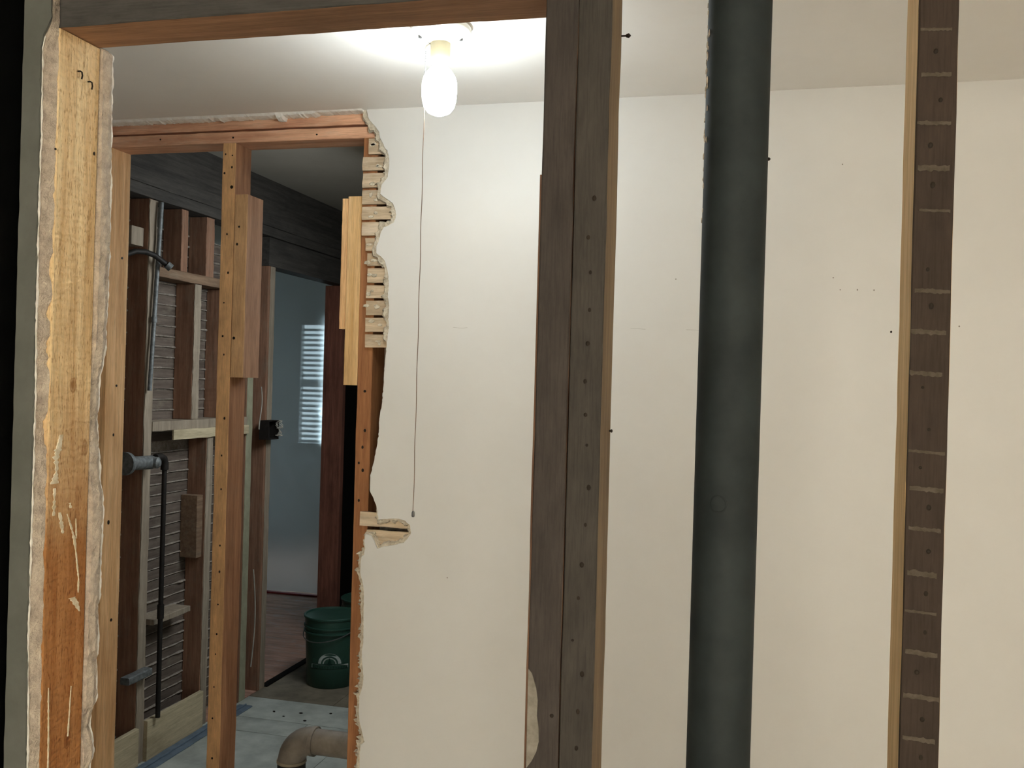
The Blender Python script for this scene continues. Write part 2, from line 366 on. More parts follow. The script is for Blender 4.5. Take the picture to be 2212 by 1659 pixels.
# white plaster wall at the back of the lit room, broken away along its left edge
PL = [(-1.0407, 2.392), (-1.0338, 2.3673), (-1.0218, 2.3528), (-1.012, 2.3423), (-1.0021, 2.3292), (-0.9996, 2.3127), (-0.9918, 2.3023), (-0.9847, 2.2881), (-0.9776, 2.2778), (-0.9733, 2.2688), (-0.9707, 2.2485), (-0.9708, 2.227), (-0.9745, 2.2025), (-0.9846, 2.192), (-0.9915, 2.1837), (-0.9937, 2.1593), (-0.9737, 2.145), (-0.9565, 2.1336), (-0.9501, 2.1193), (-0.9456, 2.1019), (-0.9517, 2.0815), (-0.9662, 2.0729), (-0.9809, 2.068), (-0.9899, 2.0517), (-0.9947, 2.0315), (-1.001, 2.0138), (-1.0004, 1.9961), (-0.9881, 1.9897), (-0.9755, 1.9769), (-0.9652, 1.9466), (-0.9617, 1.9163), (-0.9632, 1.8778), (-0.9585, 1.8532), (-0.9603, 1.8229), (-0.958, 1.7927), (-0.9617, 1.7655), (-0.9642, 1.7295), (-0.9662, 1.7029), (-0.9681, 1.6776), (-0.9685, 1.6461), (-0.9703, 1.6144), (-0.9721, 1.5853), (-0.9756, 1.5637), (-0.979, 1.544), (-0.9792, 1.5029), (-0.9848, 1.4642), (-0.9918, 1.4253), (-1.0002, 1.3894), (-1.0003, 1.3476), (-0.9917, 1.3316), (-0.9801, 1.3057), (-0.9723, 1.27), (-0.9549, 1.2725), (-0.9308, 1.2758), (-0.9134, 1.2757), (-0.8993, 1.2731), (-0.8817, 1.2607), (-0.8778, 1.2403), (-0.8854, 1.2265), (-0.8976, 1.212), (-0.9287, 1.203), (-0.954, 1.1975), (-0.9754, 1.1904), (-0.9855, 1.2118), (-0.9926, 1.2252), (-1.009, 1.228), (-1.0126, 1.21), (-1.0106, 1.1911), (-1.0114, 1.1714), (-1.0195, 1.1660), (-1.0216, 1.1459), (-1.0223, 1.123), (-1.0116, 1.0858), (-1.0093, 1.0543), (-1.0092, 1.0049), (-1.0075, 0.9454), (-1.0114, 0.8923), (-1.0044, 0.8406), (-1.0057, 0.8157), (-1.0141, 0.7838), (-1.0149, 0.7342), (-1.0101, 0.71), (-0.9964, 0.6608), (-1.0083, 0.6507), (-1.0083, 0.5879), (-1.0110, .4), (-1.006, .2), (-1.01, 0.0)]
def refine(pl, step=.005, jit=.0012):
    out = []
    for (xa, za), (xb, zb) in zip(pl, pl[1:]):
        n = max(1, int(math.hypot(xb-xa, zb-za)/step))
        for i in range(n):
            f = i/n; x = xa+(xb-xa)*f; z = za+(zb-za)*f
            out.append((x+jit*nz(x*150, z*150, 3)*1.6, z+(jit*nz(x*150, z*150, 8)*1.2 if out else 0)))
    out.append(pl[-1]); return out
fin = refine(PL)
def offset(pl, amt, jit):
    sm = []
    for i in range(len(pl)):
        a = pl[max(i-4, 0)]; b = pl[min(i+4, len(pl)-1)]
        dx, dz = b[0]-a[0], b[1]-a[1]; l = math.hypot(dx, dz) or 1
        nx, nz_ = dz/l, -dx/l         # path runs downwards, the solid lies at +x: outward is -x
        z = pl[i][1]; d = amt(pl[i][0], z)*(1+jit*nz(pl[i][0]*80, z*80, 5))
        sm.append((pl[i][0]+nx*d, max(0, min(CZ, z+nz_*d)) if 0 < i < len(pl)-1 else z))
    return sm
def am(x, z):
    if z > 1.76: return .017
    if z > 1.30: return .0015
    if z > 1.18: return .011 if x > -.975 else .006
    return .012
brf = offset(fin, lambda x, z: am(x, z)*.75, .7); brb = offset(fin, lambda x, z: am(x, z)*1.1, .8)
END = [(2.3, 0.0), (2.3, CZ)]
finb = offset(fin, lambda x, z: .0006, .5)
wall = struct(mk('wall_back', prism(fin+END, finb+END, 2.425, 2.4285), 'paint', origin=(0, 2.425, 0)))
mk('broken_plaster_edge', prism(brf+END, brb+END, 2.4288, 2.4402), 'brown', wall)
# lumps of mortar clinging to the broken edge
rl = random.Random(3)
bmx = bmesh.new()
for i in range(0, len(brf)-2, 2):
    x, z = brf[i]
    if 1.29 < z < 1.75 or rl.random() < .35: continue
    s = rl.uniform(.002, .0055) if z > 1.19 else rl.uniform(.0025, .0075)
    r_ = bmesh.ops.create_icosphere(bmx, subdivisions=1, radius=s)
    for v in r_['verts']:
        v.co = Vector((x+rl.uniform(-.004, .004)-(rl.uniform(0, .006) if z < 1.19 else 0), 2.431+rl.uniform(0, .009), z)) + Vector((v.co.x*rl.uniform(.7, 1.5), v.co.y*.8, v.co.z*rl.uniform(.7, 1.4)))
o = mk('mortar_crumb', bmx, 'brown', wall); o['kind'] = 'stuff'
# ragged lip of ceiling plaster left above the plates
bm = bmesh.new(); prev = None
for i in range(221):
    x = -1.9+.85*i/220; h = .0085+.003*nz(x*40, 1, 1)+.003*nz(x*160, 2, 2); d = .002*nz(x*90, 4, 4)
    if x > -1.19: h *= .55
    if abs(x+1.302) < .009: h += .010
    ring = [bm.verts.new(p) for p in ((x, 2.412, CZ), (x, 2.418+d, CZ-h*.7), (x, 2.432+d, CZ-h), (x, 2.449, CZ-h*.95), (x, 2.449, CZ))]
    if prev:
        for k in range(5): bm.faces.new((prev[k], prev[(k+1) % 5], ring[(k+1) % 5], ring[k]))
    else: bm.faces.new(ring)
    prev = ring
bm.faces.new(prev); mk('plaster_lip', bm, 'lip', wall)
# laths laid bare along the break
gaps = [2.3656, 2.3201, 2.2688, 2.2239, 2.1772, 2.1311, 2.0888, 2.0453, 2.003, 1.9614, 1.9147, 1.8725, 1.8252, 1.7796, 1.7364]
lathL = [-1.02, -1.037, -1.0535, -1.0525, -1.0530, -1.0525, -1.0515, -1.039, -1.033, -1.031, -1.0325, -1.0325, -1.0335, -1.0325]
def lath_z(x0, x1, z0, z1, ragl=.004):
    bm = bmesh.new(); n = 10; sd = random.uniform(0, 50); rows = []
    xs = [x0+(x1-x0)*i/n for i in range(n+1)]
    for i, x in enumerate(xs):
        ja = .0012*nz(sd, x*60, 1); jb = .0012*nz(sd, x*60, 7)
        e = (lambda k: -abs(ragl*nz(sd+k*5, k*3.3, 2)) if i == 0 else 0)
        zs = [z0+ja, z0+ja+(z1-z0)*.35, z0+(z1-z0)*.7, z1+jb]
        fr = [bm.verts.new((x+e(k), 2.4405+.0006*nz(sd, k, x*30), zz)) for k, zz in enumerate(zs)]
        bk = [bm.verts.new((x+e(k), 2.4497, zz)) for k, zz in reversed(list(enumerate(zs)))]
        rows.append(fr+bk)
    for p, q in zip(rows, rows[1:]):
        for k in range(8): bm.faces.new((p[k], p[(k+1) % 8], q[(k+1) % 8], q[k]))
    bm.faces.new(rows[0]); bm.faces.new(rows[-1]); return bm
for i, (g0, g1) in enumerate(zip(gaps, gaps[1:])):
    l = mk('lath', lath_z(lathL[i], -.78, g1+.0039, g0-.0036), 'lath', wall)
for z1 in (1.690, 1.645, 1.600, 1.555, 1.510, 1.465, 1.420, 1.375, 1.330):
    mk('lath', lath_z(-.93, -.74, z1-.036, z1), 'lath', wall)
mk('lath', lath_z(-1.0335, -.78, 1.2485, 1.2865), 'lath', wall)
mk('lath', lath_z(-1.012, -.78, 1.200, 1.2385), 'lath', wall)
for k in range(26): 
    z1 = 1.192-.0453*k
    if z1 > .05: mk('lath', lath_z(-1.008+.004*math.sin(k*2.3), -.78, z1-.037, z1), 'lath', wall)
# scabs of old mortar left on the laths
rm = random.Random(21)
for g0, g1 in zip(gaps[1:], gaps[2:]):
    for q in range(2):
        cx = rm.uniform(-1.035, -.985); cz = (g0+g1)/2+rm.uniform(-.010, .010); a_, b_ = rm.uniform(.005, .011), rm.uniform(.003, .007); poly = []
        for k in range(12):
            t_ = 2*math.pi*k/12; f = 1+.5*nz(cx*90+math.cos(t_)*2, cz*90, math.sin(t_)*2); poly.append((cx+a_*f*math.cos(t_), cz+b_*f*math.sin(t_)))
        mk('mortar_scab', prism([(cx+(x-cx)*.8, cz+(z-cz)*.8) for x, z in poly], poly, 2.4385, 2.4412), 'brown', wall)
# nail marks on the wall, a scuffed hole and hairline cracks
nails(wall, [(.3244, 2.425, 1.7997)], 'front', .0030)
nails(wall, [(.1892, 2.425, 1.9295), (.206, 2.425, 1.9003), (.2453, 2.425, 1.9004), (.2832, 2.425, 1.8994), (-.7721, 2.425, 1.1269), (.2034, 2.425, 2.2048), (-.1888, 2.425, 1.9262), (.4744, 2.425, 1.8148)], 'front', .0014, .0003, 'greysmear', 'nail_hole')
for seg in ([(-.775, 1.797), (-.75, 1.7955), (-.735, 1.797)], [(-.30, 1.8005), (-.262, 1.7985)], [(-.16, 1.799), (-.12, 1.7975), (-.075, 1.799)]):
    mk('hairline_crack', tube([(x, 2.4249, z) for x, z in seg], .0003, 4), 'greysmear', wall)
# far side of that wall and the rooms beyond
struct(mk('wall_far_front', B(-1.05, 2.4, 2.545, 2.56, 0, 2.7), 'key'))
fl = struct(mk('floor', B(-2.62, 0, 2.45, 5.95, -.06, -.012), 'floorbase'))
struct(mk('ceiling', B(-2.65, 0, 2.455, 5.95, 2.70, 2.74), 'shell'))
struct(mk('wall_far_right', B(-.99, -.93, 2.56, 5.9, 0, 2.7), 'shell'))
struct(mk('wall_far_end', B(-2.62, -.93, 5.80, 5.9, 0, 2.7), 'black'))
# subfloor panels, seams open a few millimetres
ys = [2.455, 3.0, 3.995, 4.165, 4.44, 5.80]
for i, (ya, yb) in enumerate(zip(ys, ys[1:])):
    xb = [-2.47, -1.75, -1.0] if i % 2 else [-2.47, -2.0, -1.0]
    for xa, xc in zip(xb, xb[1:]):
        mk('floor_panel', lumber(xa+.0015, xc-.0015, ya+.002, yb-.002, -.012, 0, 'X', 12, .001, .0006), 'floor' if i < 4 else 'floor_brown', fl)
struct(mk('trim_2', lumber(-2.492, -2.452, 4.597, 5.499, .0005, .007, 'Y', 12, .001, .002), 'black'))
# hall beyond the doorway
hf = struct(mk('floor', B(-6, -2.47, 3.2, 8.7, -.06, -.012), 'floorbase', origin=(-4.2, 6, -.06)))
y = 3.25
while y < 8.5:
    mk('floor_plank', lumber(-5.0, -2.475, y+.001, y+.089, -.012, -.001, 'X', 6, .0012, .0004), 'hallplank', hf); y += .09
struct(mk('ceiling', B(-6, -2.62, 3.2, 8.7, 2.70, 2.74), 'shell'))
struct(mk('wall_hall_left', B(-6.1, -6, 3.2, 8.7, 0, 2.7), 'shell'))
struct(mk('wall_hall_front', B(-6, -2.62, 3.1, 3.2, 0, 2.7), 'shell'))
struct(mk('wall_hall_right', B(-2.62, -2.5, 5.9, 8.7, 0, 2.7), 'shell'))
bm = B(-6, -4.36, 8.6, 8.7, 0, 2.7); box(bm, -3.36, -2.62, 8.6, 8.7, 0, 2.7); box(bm, -4.36, -3.36, 8.6, 8.7, 0, .97); box(bm, -4.36, -3.36, 8.6, 8.7, 2.22, 2.7)
struct(mk('wall_hall_back', bm, 'shell'))
win = struct(mk('window_1', lumber(-4.36, -3.36, 8.60, 8.66, .97, 1.01, 'X', 2), 'white', origin=(-3.86, 8.6, .97)))
for a in ((-4.36, -4.32, 8.6, 8.66, 1.01, 2.18), (-3.40, -3.36, 8.6, 8.66, 1.01, 2.18)): mk('window_frame', lumber(*a), 'white', win)
mk('window_frame', lumber(-4.36, -3.36, 8.60, 8.66, 2.18, 2.22, 'X', 2), 'white', win)
mk('window_sash', lumber(-4.32, -3.40, 8.64, 8.66, 1.58, 1.62, 'X', 2), 'white', win)
mk('pane', B(-4.32, -3.40, 8.668, 8.672, 1.01, 2.18), 'pane', win)
for k in range(23):
    z = 1.03+k*.05; bm = bmesh.new()
    v = [bm.verts.new((x, 8.62+dy, z+dz)) for x in (-4.315, -3.405) for dy, dz in ((-.012, -.012), (.012, .012), (.0135, .011), (-.0105, -.013))]
    for f in ((0, 1, 5, 4), (1, 2, 6, 5), (2, 3, 7, 6), (3, 0, 4, 7), (0, 1, 2, 3), (4, 5, 6, 7)): bm.faces.new([v[i] for i in f])
    mk('blind_slat', bm, 'slat', win)

# left wall of the far room: lath and plaster seen from behind
wl = struct(mk('wall_far_left', B(-2.60, -2.575, 2.56, 4.52, 0, 2.30), 'key', origin=(-2.6, 3.5, 0)))
z = .02; k = 0
while z < 2.26:
    if not (1.30 < z+.018 < 1.362):
        mk('lath', lumber(-2.574, -2.5665, 2.57, 4.51, z, z+.039, 'Y', 24, .001, .0022), 'lathY', wl)
        # plaster squeezed through above the lath
        sd = k*3.7; bm = bmesh.new(); prev = None
        for i in range(61):
            yy = 3.30+1.2*i/60; rk = .0042+.0042*nz(sd, yy*11, 1)+.002*nz(sd, yy*60, 2); rk = max(rk, .001); zz = z+.0445+.003*nz(sd, yy*6, 9)
            ring = [bm.verts.new((-2.5700+max(0, math.cos(a))*rk*2.2, yy, zz+math.sin(a)*rk)) for a in (-1.57, -.8, 0, .8, 1.57)]
            if prev:
                for q in range(5): bm.faces.new((prev[q], prev[(q+1) % 5], ring[(q+1) % 5], ring[q]))
            prev = ring
        mk('plaster_key', bm, 'key', wl)
    z += .0475; k += 1

# ------------------------------------------------------------------ near wall framing
# left corner post: stud with broken plaster edges front and back
BR = [(-0.9889, 2.1534), (-0.9771, 2.1476), (-0.9711, 2.143), (-0.97, 2.0554), (-0.9695, 2.0124), (-0.9684, 1.9263), (-0.9669, 1.8259), (-0.9684, 1.7685), (-0.9695, 1.7255), (-0.9693, 1.6932), (-0.9732, 1.6609), (-0.9785, 1.6428), (-0.9805, 1.6284), (-0.9786, 1.5961), (-0.9814, 1.5781), (-0.9801, 1.5638), (-0.9772, 1.5495), (-0.9785, 1.5387), (-0.9745, 1.5173), (-0.9748, 1.5029), (-0.9714, 1.4744), (-0.9678, 1.4638), (-0.9665, 1.4245), (-0.9673, 1.3958), (-0.9672, 1.3671), (-0.9675, 1.3241), (-0.9668, 1.3026), (-0.9713, 1.2879), (-0.9687, 1.2594), (-0.9684, 1.2236), (-0.9712, 1.2054), (-0.9698, 1.1876), (-0.9686, 1.1519), (-0.9707, 1.1373), (-0.9754, 1.1296), (-0.9783, 1.115), (-0.9795, 1.1005), (-0.974, 1.0867), (-0.97, 1.0657), (-0.9721, 1.0511), (-0.9784, 1.0395), (-0.9776, 1.0145), (-.972, .9), (-.974, .6), (-.97, .3), (-.974, 0)]
FR = [(-.9765, 2.25), (-.9775, 2.152), (-.983, 2.139), (-0.9896, 2.128), (-0.9928, 2.1132), (-0.9931, 2.0736), (-0.9922, 2.0207), (-0.9918, 1.9612), (-0.9922, 1.9017), (-0.992, 1.8225), (-0.9915, 1.7828), (-0.9909, 1.7168), (-0.9903, 1.6507), (-0.9905, 1.5847), (-0.9899, 1.5187), (-0.9901, 1.4526), (-0.9903, 1.3866), (-0.9905, 1.3205), (-0.9899, 1.2545), (-0.9885, 1.1886), (-0.9864, 1.1228), (-0.9852, 1.0636), (-.986, 0)]
post = mk('corner_post', lumber(-1.022, -.978, 1.165, 1.253, 0, 2.145, n=90, jit=.0007), 'post', origin=(-1.0, 1.209, 0))
tag(post, 'rough tan corner post with broken plaster along both edges, at far left', 'post')
chips = [(1.735, .018, .006), (1.80, .02, .005), (1.685, .016, .006), (1.565, .03, .008), (1.66, .01, .004), (1.90, .01, .003), (1.48, .015, .003)]
def fr_right(z, f):
    a = interp(FR, z); b = -.9793-max(0, .0035*nz(4, z*22, 8))
    for cz, h, d in chips:
        u = abs(z-cz+.006*nz(cz*9, z*55, 2))
        if u < h: b -= d*min(1, 1.6*(1-u/h))*(1+.5*nz(cz, z*140, 7))
    return a+(b-a)*f
def fr_left(z): return -1.0225-.0012*nz(3, z*30, 1)
g = mk('plaster_face', ragged(0, 2.25, lambda z: fr_left(z), lambda z, f: interp(FR, z), 1.1455, 1.1485, 1, .006, .0014, 11), 'green', post)
g['label'] = 'greenish grey painted plaster face'
mk('finish_coat', ragged(0, 2.128, lambda z: -1.0215, lambda z, f: interp(FR, z)+.0012+.002*max(0, nz(8, z*60, 3)), 1.1485, 1.1505, 1, .004, .0012, 12), 'lip', post)
mk('finish_coat', ragged(0, 2.15, lambda z: -1.0215, lambda z, f: interp(BR, z)-.0030+.0035*max(0, nz(6, z*45, 3)), 1.2752, 1.2782, 1, .004, .0016, 14), 'lip', post)
mk('plaster_edge', ragged(0, 2.25, lambda z: -1.021, fr_right, 1.1507, 1.1648, 6, .004, .0013, 21), 'edge', post)
mk('plaster_edge', ragged(0, 2.1534, lambda z: -1.021, lambda z, f: interp(BR, z)-.0035*abs(1-2*f)+.001, 1.2535, 1.275, 6, .004, .0022, 33), 'edge', post)
def streak(yz, wd, x=-.978, mat='smear', parent=post, name='plaster_smear'):
    bm = bmesh.new(); pts = []
    for (a, b), w_ in zip(yz, wd): pts.append((a, b, w_))
    seg = []
    for (a, b, w1), (c, d, w2) in zip(pts, pts[1:]):
        n = max(2, int(math.hypot(c-a, d-b)/.0025))
        for i in range(n): f = i/n; seg.append((a+(c-a)*f, b+(d-b)*f, w1+(w2-w1)*f))
    seg.append(pts[-1]); prev = None
    for i, (yy, zz, ww) in enumerate(seg):
        ww *= max(.2, 1.5+1.9*nz(yy*300, zz*260, 4)); 
        r3 = [bm.verts.new((x-.0003, yy-ww/2, zz)), bm.verts.new((x+.0012, yy-ww*.42, zz)), bm.verts.new((x+.0012, yy+ww*.42, zz)), bm.verts.new((x-.0003, yy+ww/2, zz))]
        if prev:
            for q in range(4): bm.faces.new((prev[q], prev[(q+1) % 4], r3[(q+1) % 4], r3[q]))
        else: bm.faces.new(r3)
        prev = r3
    bm.faces.new(prev); return mk(name, bm, mat, parent)
streak([(1.1901, 1.5575), (1.186, 1.54), (1.18, 1.5235), (1.1824, 1.5098), (1.1785, 1.4866)], [.004, .007, .007, .004, .008])
streak([(1.1788, 1.48), (1.1791, 1.463), (1.1784, 1.4401)], [.003, .005, .003])
streak([(1.1907, 1.4433), (1.1941, 1.4306), (1.1987, 1.4115)], [.002, .005, .003])
streak([(1.2065, 1.4392), (1.2151, 1.4209), (1.2239, 1.3995), (1.229, 1.3736), (1.2356, 1.3367), (1.2354, 1.3165)], [.0012, .0025, .003, .0015, .0018, .001])
streak([(1.2258, 1.4298), (1.228, 1.3996)], [.001, .0016])
streak([(1.2224, 1.3115), (1.2298, 1.3036), (1.2396, 1.2875)], [.007, .008, .002])
streak([(1.1777, 1.1896), (1.1807, 1.1118), (1.1824, .98)], [.001, .0014, .0012])
streak([(1.2257, 1.1778), (1.2216, 1.104)], [.0008, .0012])
streak([(1.212, 1.455), (1.214, 1.447)], [.003, .004])
nails(post, [(-.978, 1.1627, 1.9699), (-.978, 1.2446, 1.9831)], 'right', .0018)
for (yy, zz) in ((1.2044, 2.0955), (1.2269, 2.0870)):     # two bent nails
    mk('bent_nail', tube([(-.979, yy, zz), (-.974, yy, zz), (-.9725, yy+.002, zz-.001), (-.9723, yy+.003, zz-.006), (-.9735, yy+.003, zz-.011)], .0012, 8), 'nail', post, smooth=True)
# header
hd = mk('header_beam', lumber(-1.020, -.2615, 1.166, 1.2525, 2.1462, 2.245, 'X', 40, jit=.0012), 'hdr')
tag(hd, 'brown header beam across the top of the wide framed opening', 'beam')
# pair of nailed studs
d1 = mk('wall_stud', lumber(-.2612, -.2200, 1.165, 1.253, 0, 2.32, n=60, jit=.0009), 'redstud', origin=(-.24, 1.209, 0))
tag(d1, 'left stud of the nailed pair, reddish brown, pale smear low down', 'stud')
mk('side_strip', lumber(-.2640, -.2612, 1.168, 1.250, 0, 1.915, n=40, ch=.0008, jit=.0005), 'redstud', d1)
nails(d1, [(-.2291, 1.165, 1.2371)], 'front')
bm = bmesh.new()
ed = [(-.2607, 1.293), (-.2560, 1.288), (-.2500, 1.270), (-.2475, 1.255), (-.2480, 1.235), (-.2455, 1.220), (-.2448, 1.203), (-.2475, 1.190), (-.2530, 1.178), (-.2600, 1.168)]
mk('paint_smear', prism(ed, ed, 1.1638, 1.1655), 'greysmear', d1)
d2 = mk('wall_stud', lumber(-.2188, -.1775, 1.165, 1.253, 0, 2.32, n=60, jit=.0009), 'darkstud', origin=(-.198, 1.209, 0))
tag(d2, 'right stud of the nailed pair, grey brown with nail holes down its face', 'stud')
nails(d2, [(x, 1.165, z) for x, z in [(-0.1933, 1.8829), (-0.1995, 1.8345), (-0.1957, 1.791), (-0.1953, 1.7444), (-0.1964, 1.7028), (-0.1986, 1.6557), (-0.1969, 1.6143), (-0.1941, 1.5767), (-0.1903, 1.5244), (-0.1932, 1.4779), (-0.1963, 1.4281), (-0.1995, 1.3865), (-0.2055, 1.3336), (-0.1922, 1.2929), (-0.1962, 1.2459), (-0.197, 1.2004)]], 'front')
mk('nail', lathe([(.0004, .012), (.0022, .0105), (.0030, .009), (.0022, .006), (.0012, .005), (.0012, -.01)], (-.1765, 1.2485, 2.1135), 10, ax='X'), 'nail', d2, smooth=True)
mk('nail', lathe([(.0004, .004), (.0025, .003), (.0012, .0), (.0012, -.008)], (-.1770, 1.240, 1.592), 8, ax='X'), 'nail', d2)
# vertical vent pipe
px = lambda z: -.0243-.0022*(2.1-z)
bm = bmesh.new(); pts = [(px(z), 1.208, z) for z in [0+.05*i for i in range(47)]]
vp = mk('vent_pipe', tube(pts, [.0388+.0003*nz(1, p[2]*20, 1) for p in pts], 48), 'pipe', origin=(-.026, 1.208, 0), smooth=True)
tag(vp, 'dark grey green cast iron vent pipe standing between the studs', 'pipe')
bm = bmesh.new(); N = 26; cz, cx = 1.512, -.0335
for k in range(N):       # raised casting ring on the face
    a = 2*math.pi*k/N
    for j in range(6):
        b = 2*math.pi*j/6; rad = .0098+.0010*math.cos(b); x = cx+rad*math.cos(a); zz = cz+rad*math.sin(a)
        dx = x-px(cz); bm.verts.new((x, 1.208-math.sqrt(max(.0388**2-dx*dx, 0))-.0010*math.sin(b)*.8, zz))
bm.verts.ensure_lookup_table()
for k in range(N):
    for j in range(6): bm.faces.new([bm.verts[i] for i in (k*6+j, k*6+(j+1) % 6, ((k+1) % N)*6+(j+1) % 6, ((k+1) % N)*6+j)])
mk('casting_mark', bm, 'pipe', vp, smooth=True)
bm = bmesh.new(); rp = random.Random(5)
for i in range(46):      # plaster drips stuck to the upper left side
    z = rp.uniform(1.86, 2.2) if i > 12 else rp.uniform(2.02, 2.09); a = math.pi+rp.uniform(-.1, .42)
    r_ = bmesh.ops.create_icosphere(bm, subdivisions=1, radius=rp.uniform(.0012, .0028))
    for v in r_['verts']: v.co = Vector((px(z)+.039*math.cos(a), 1.208+.039*math.sin(a), z))+Vector((v.co.x*.6, v.co.y, v.co.z*rp.uniform(1., 3.)))
o = mk('plaster_drip', bm, 'edge', vp); o['kind'] = 'stuff'
mk('rivet', lathe([(.0004, .003), (.0020, .0015), (.0022, -.003)], (px(1.935)+.0388, 1.206, 1.935), 8, ax='X'), 'nail', vp)
# right stud with the ghost marks of old lath
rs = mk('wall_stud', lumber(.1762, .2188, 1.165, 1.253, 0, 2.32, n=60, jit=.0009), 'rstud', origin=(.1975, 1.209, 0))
tag(rs, 'stud right of the dark pipe with plaster lines of old lath across its face', 'stud')
for i, (dz) in enumerate([2.0673, 2.0155, 1.9605, 1.9088, 1.8607, 1.7689, 1.722, 1.6746, 1.5852, 1.5426, 1.4971, 1.4459, 1.4023, 1.3556, 1.3057, 1.2575]):
    hh = random.uniform(.0035, .006) if i % 4 else .003; n = 14; up = []; dn = []
    full = random.uniform(.8, 1.); x0 = .1768+random.uniform(0, .006)
    for k in range(n+1):
        x = x0+(.2182-x0)*full*k/n; zt = dz-.05*(x-.1975)
        up.append((x, zt+hh*(.5+.9*abs(nz(dz*30, x*220, 1)))*.8)); dn.append((x, zt-hh*(.4+.9*abs(nz(dz*30, x*220, 6)))*.8))
    poly = up+dn[::-1]
    mk('plaster_line', prism(poly, poly, 1.1641, 1.1652), 'dust', rs)
nails(rs, [(x, 1.165, z) for x, z in [(0.1954, 2.0426), (0.2018, 1.9868), (0.1924, 1.9354), (0.1961, 1.8899), (0.1931, 1.7938), (0.1979, 1.752), (0.1912, 1.6591), (0.199, 1.6112), (0.191, 1.5674), (0.2013, 1.5223), (0.2021, 1.4725), (0.2005, 1.4244), (0.2008, 1.3801), (0.1933, 1.334), (0.2003, 1.2811), (0.2, 1.2375)]], 'front')
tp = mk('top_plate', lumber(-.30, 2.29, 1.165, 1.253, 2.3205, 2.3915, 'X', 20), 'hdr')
tag(tp, 'top plate of the near stud wall under the ceiling', 'beam')

# ------------------------------------------------------------------ lamp
LX, LY = -.645, 1.88
lamp = empty('ceiling_lamp', (LX, LY, CZ)); tag(lamp, 'bare lit bulb in a white porcelain holder on the ceiling with a pull cord', 'lamp')
mk('holder_base', lathe([(.0005, -.0005), (.0600, -.0005), (.0635, -.004), (.0635, -.011), (.060, -.015), (.052, -.017), (.045, -.021), (.030, -.030), (.024, -.036), (.0005, -.036)], (LX, LY, CZ), 48), 'porcelain', lamp, smooth=True)
mk('socket', lathe([(.0005, -.034), (.0212, -.036), (.0208, -.069), (.0190, -.0750), (.0005, -.0750)], (LX, LY, CZ), 32), 'socket', lamp, smooth=True)
for a in (.5, 3.4):
    x, yy = LX+.043*math.cos(a), LY+.043*math.sin(a)
    mk('screw', lathe([(.0005, -.026), (.0035, -.0255), (.0042, -.022), (.0042, -.019)], (x, yy, CZ), 10), 'bead', lamp)
mk('bulb', lathe([(.0005, -.0755), (.0150, -.0755), (.0170, -.0850), (.0260, -.0950), (.0330, -.1060), (.0362, -.1180), (.0366, -.1350), (.0355, -.1540), (.0315, -.1690), (.0240, -.1790), (.0130, -.1845), (.0005, -.1855)], (LX, LY, CZ), 32), 'bulb', lamp, smooth=True)
mk('chain_spout', tube([(LX-.020, LY-.004, CZ-.040), (LX-.027, LY-.005, CZ-.043), (LX-.030, LY-.006, CZ-.050)], [.005, .0045, .004], 10), 'porcelain', lamp, smooth=True)
bm = bmesh.new(); z = CZ-.05
while z > CZ-.155:
    r_ = bmesh.ops.create_icosphere(bm, subdivisions=1, radius=.0013)
    bmesh.ops.translate(bm, verts=r_['verts'], vec=(LX-.030, LY-.006, z)); z -= .0035
mk('bead_chain', bm, 'bead', lamp)
mk('pull_cord', tube([(LX-.030+.0006*math.sin(k*.9), LY-.006, CZ-.155-(.86/40)*k) for k in range(41)], .00085, 6), 'cord', lamp)
mk('cord_end', lathe([(.0005, .004), (.0022, .003), (.0032, 0), (.0034, -.007), (.0025, -.0095), (.0005, -.010)], (LX-.030, LY-.006, 1.376), 12), 'bead', lamp, smooth=True)

# ------------------------------------------------------------------ opened wall behind: plates, studs, blocks
o = mk('top_plate', lumber(-1.966, -1.0345, 2.4505, 2.54, 2.3595, 2.3915, 'X', 50, jit=.0012), 'orangeX'); tag(o, 'upper orange plank of the double top plate over the opened wall', 'beam')
o = mk('top_plate', lumber(-1.966, -1.024, 2.4505, 2.54, 2.322, 2.3535, 'X', 50, jit=.0012), 'orangeX'); tag(o, 'lower orange plank of the double top plate over the opened wall', 'beam')
nails(o, [(-1.462, 2.4505, 2.337), (-1.70, 2.4505, 2.34), (-1.2, 2.4505, 2.336)], 'front', .0026)
o = mk('wall_stud', lumber(-1.907, -1.863, 2.4505, 2.54, 0, 2.3215, n=50, jit=.0012), 'orange'); tag(o, 'orange brown stud partly hidden behind the plaster of the corner post', 'stud')
nails(o, [(-1.863, 2.500, 1.612), (-1.863, 2.492, 1.463), (-1.863, 2.51, 2.0), (-1.863, 2.48, 1.2), (-1.863, 2.505, .9)], 'right', .004)
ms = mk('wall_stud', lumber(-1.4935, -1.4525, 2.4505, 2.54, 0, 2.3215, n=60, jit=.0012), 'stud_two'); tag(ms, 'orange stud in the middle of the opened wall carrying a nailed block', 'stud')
nails(ms, [(min(max(x, -1.49), -1.456), 2.4505, z) for x, z in [(-1.4841, 2.29), (-1.4625, 2.2857), (-1.463, 2.252), (-1.4863, 2.2353), (-1.4734, 2.0592), (-1.4663, 1.948), (-1.477, 1.8613), (-1.4778, 1.7651), (-1.4724, 1.7118), (-1.465, 1.5285), (-1.4707, 1.421), (-1.4695, 1.3241), (-1.4682, 1.1617), (-1.4674, 1.0864), (-1.4692, 0.9918), (-1.4708, 0.9064), (-1.4727, 0.8484), (-1.475, 0.7534), (-1.4772, 0.6628), (-1.4747, 0.5479)]], 'front', .0027)
nails(ms, [(-1.462, 2.4505, 2.1946)], 'front', .0048)
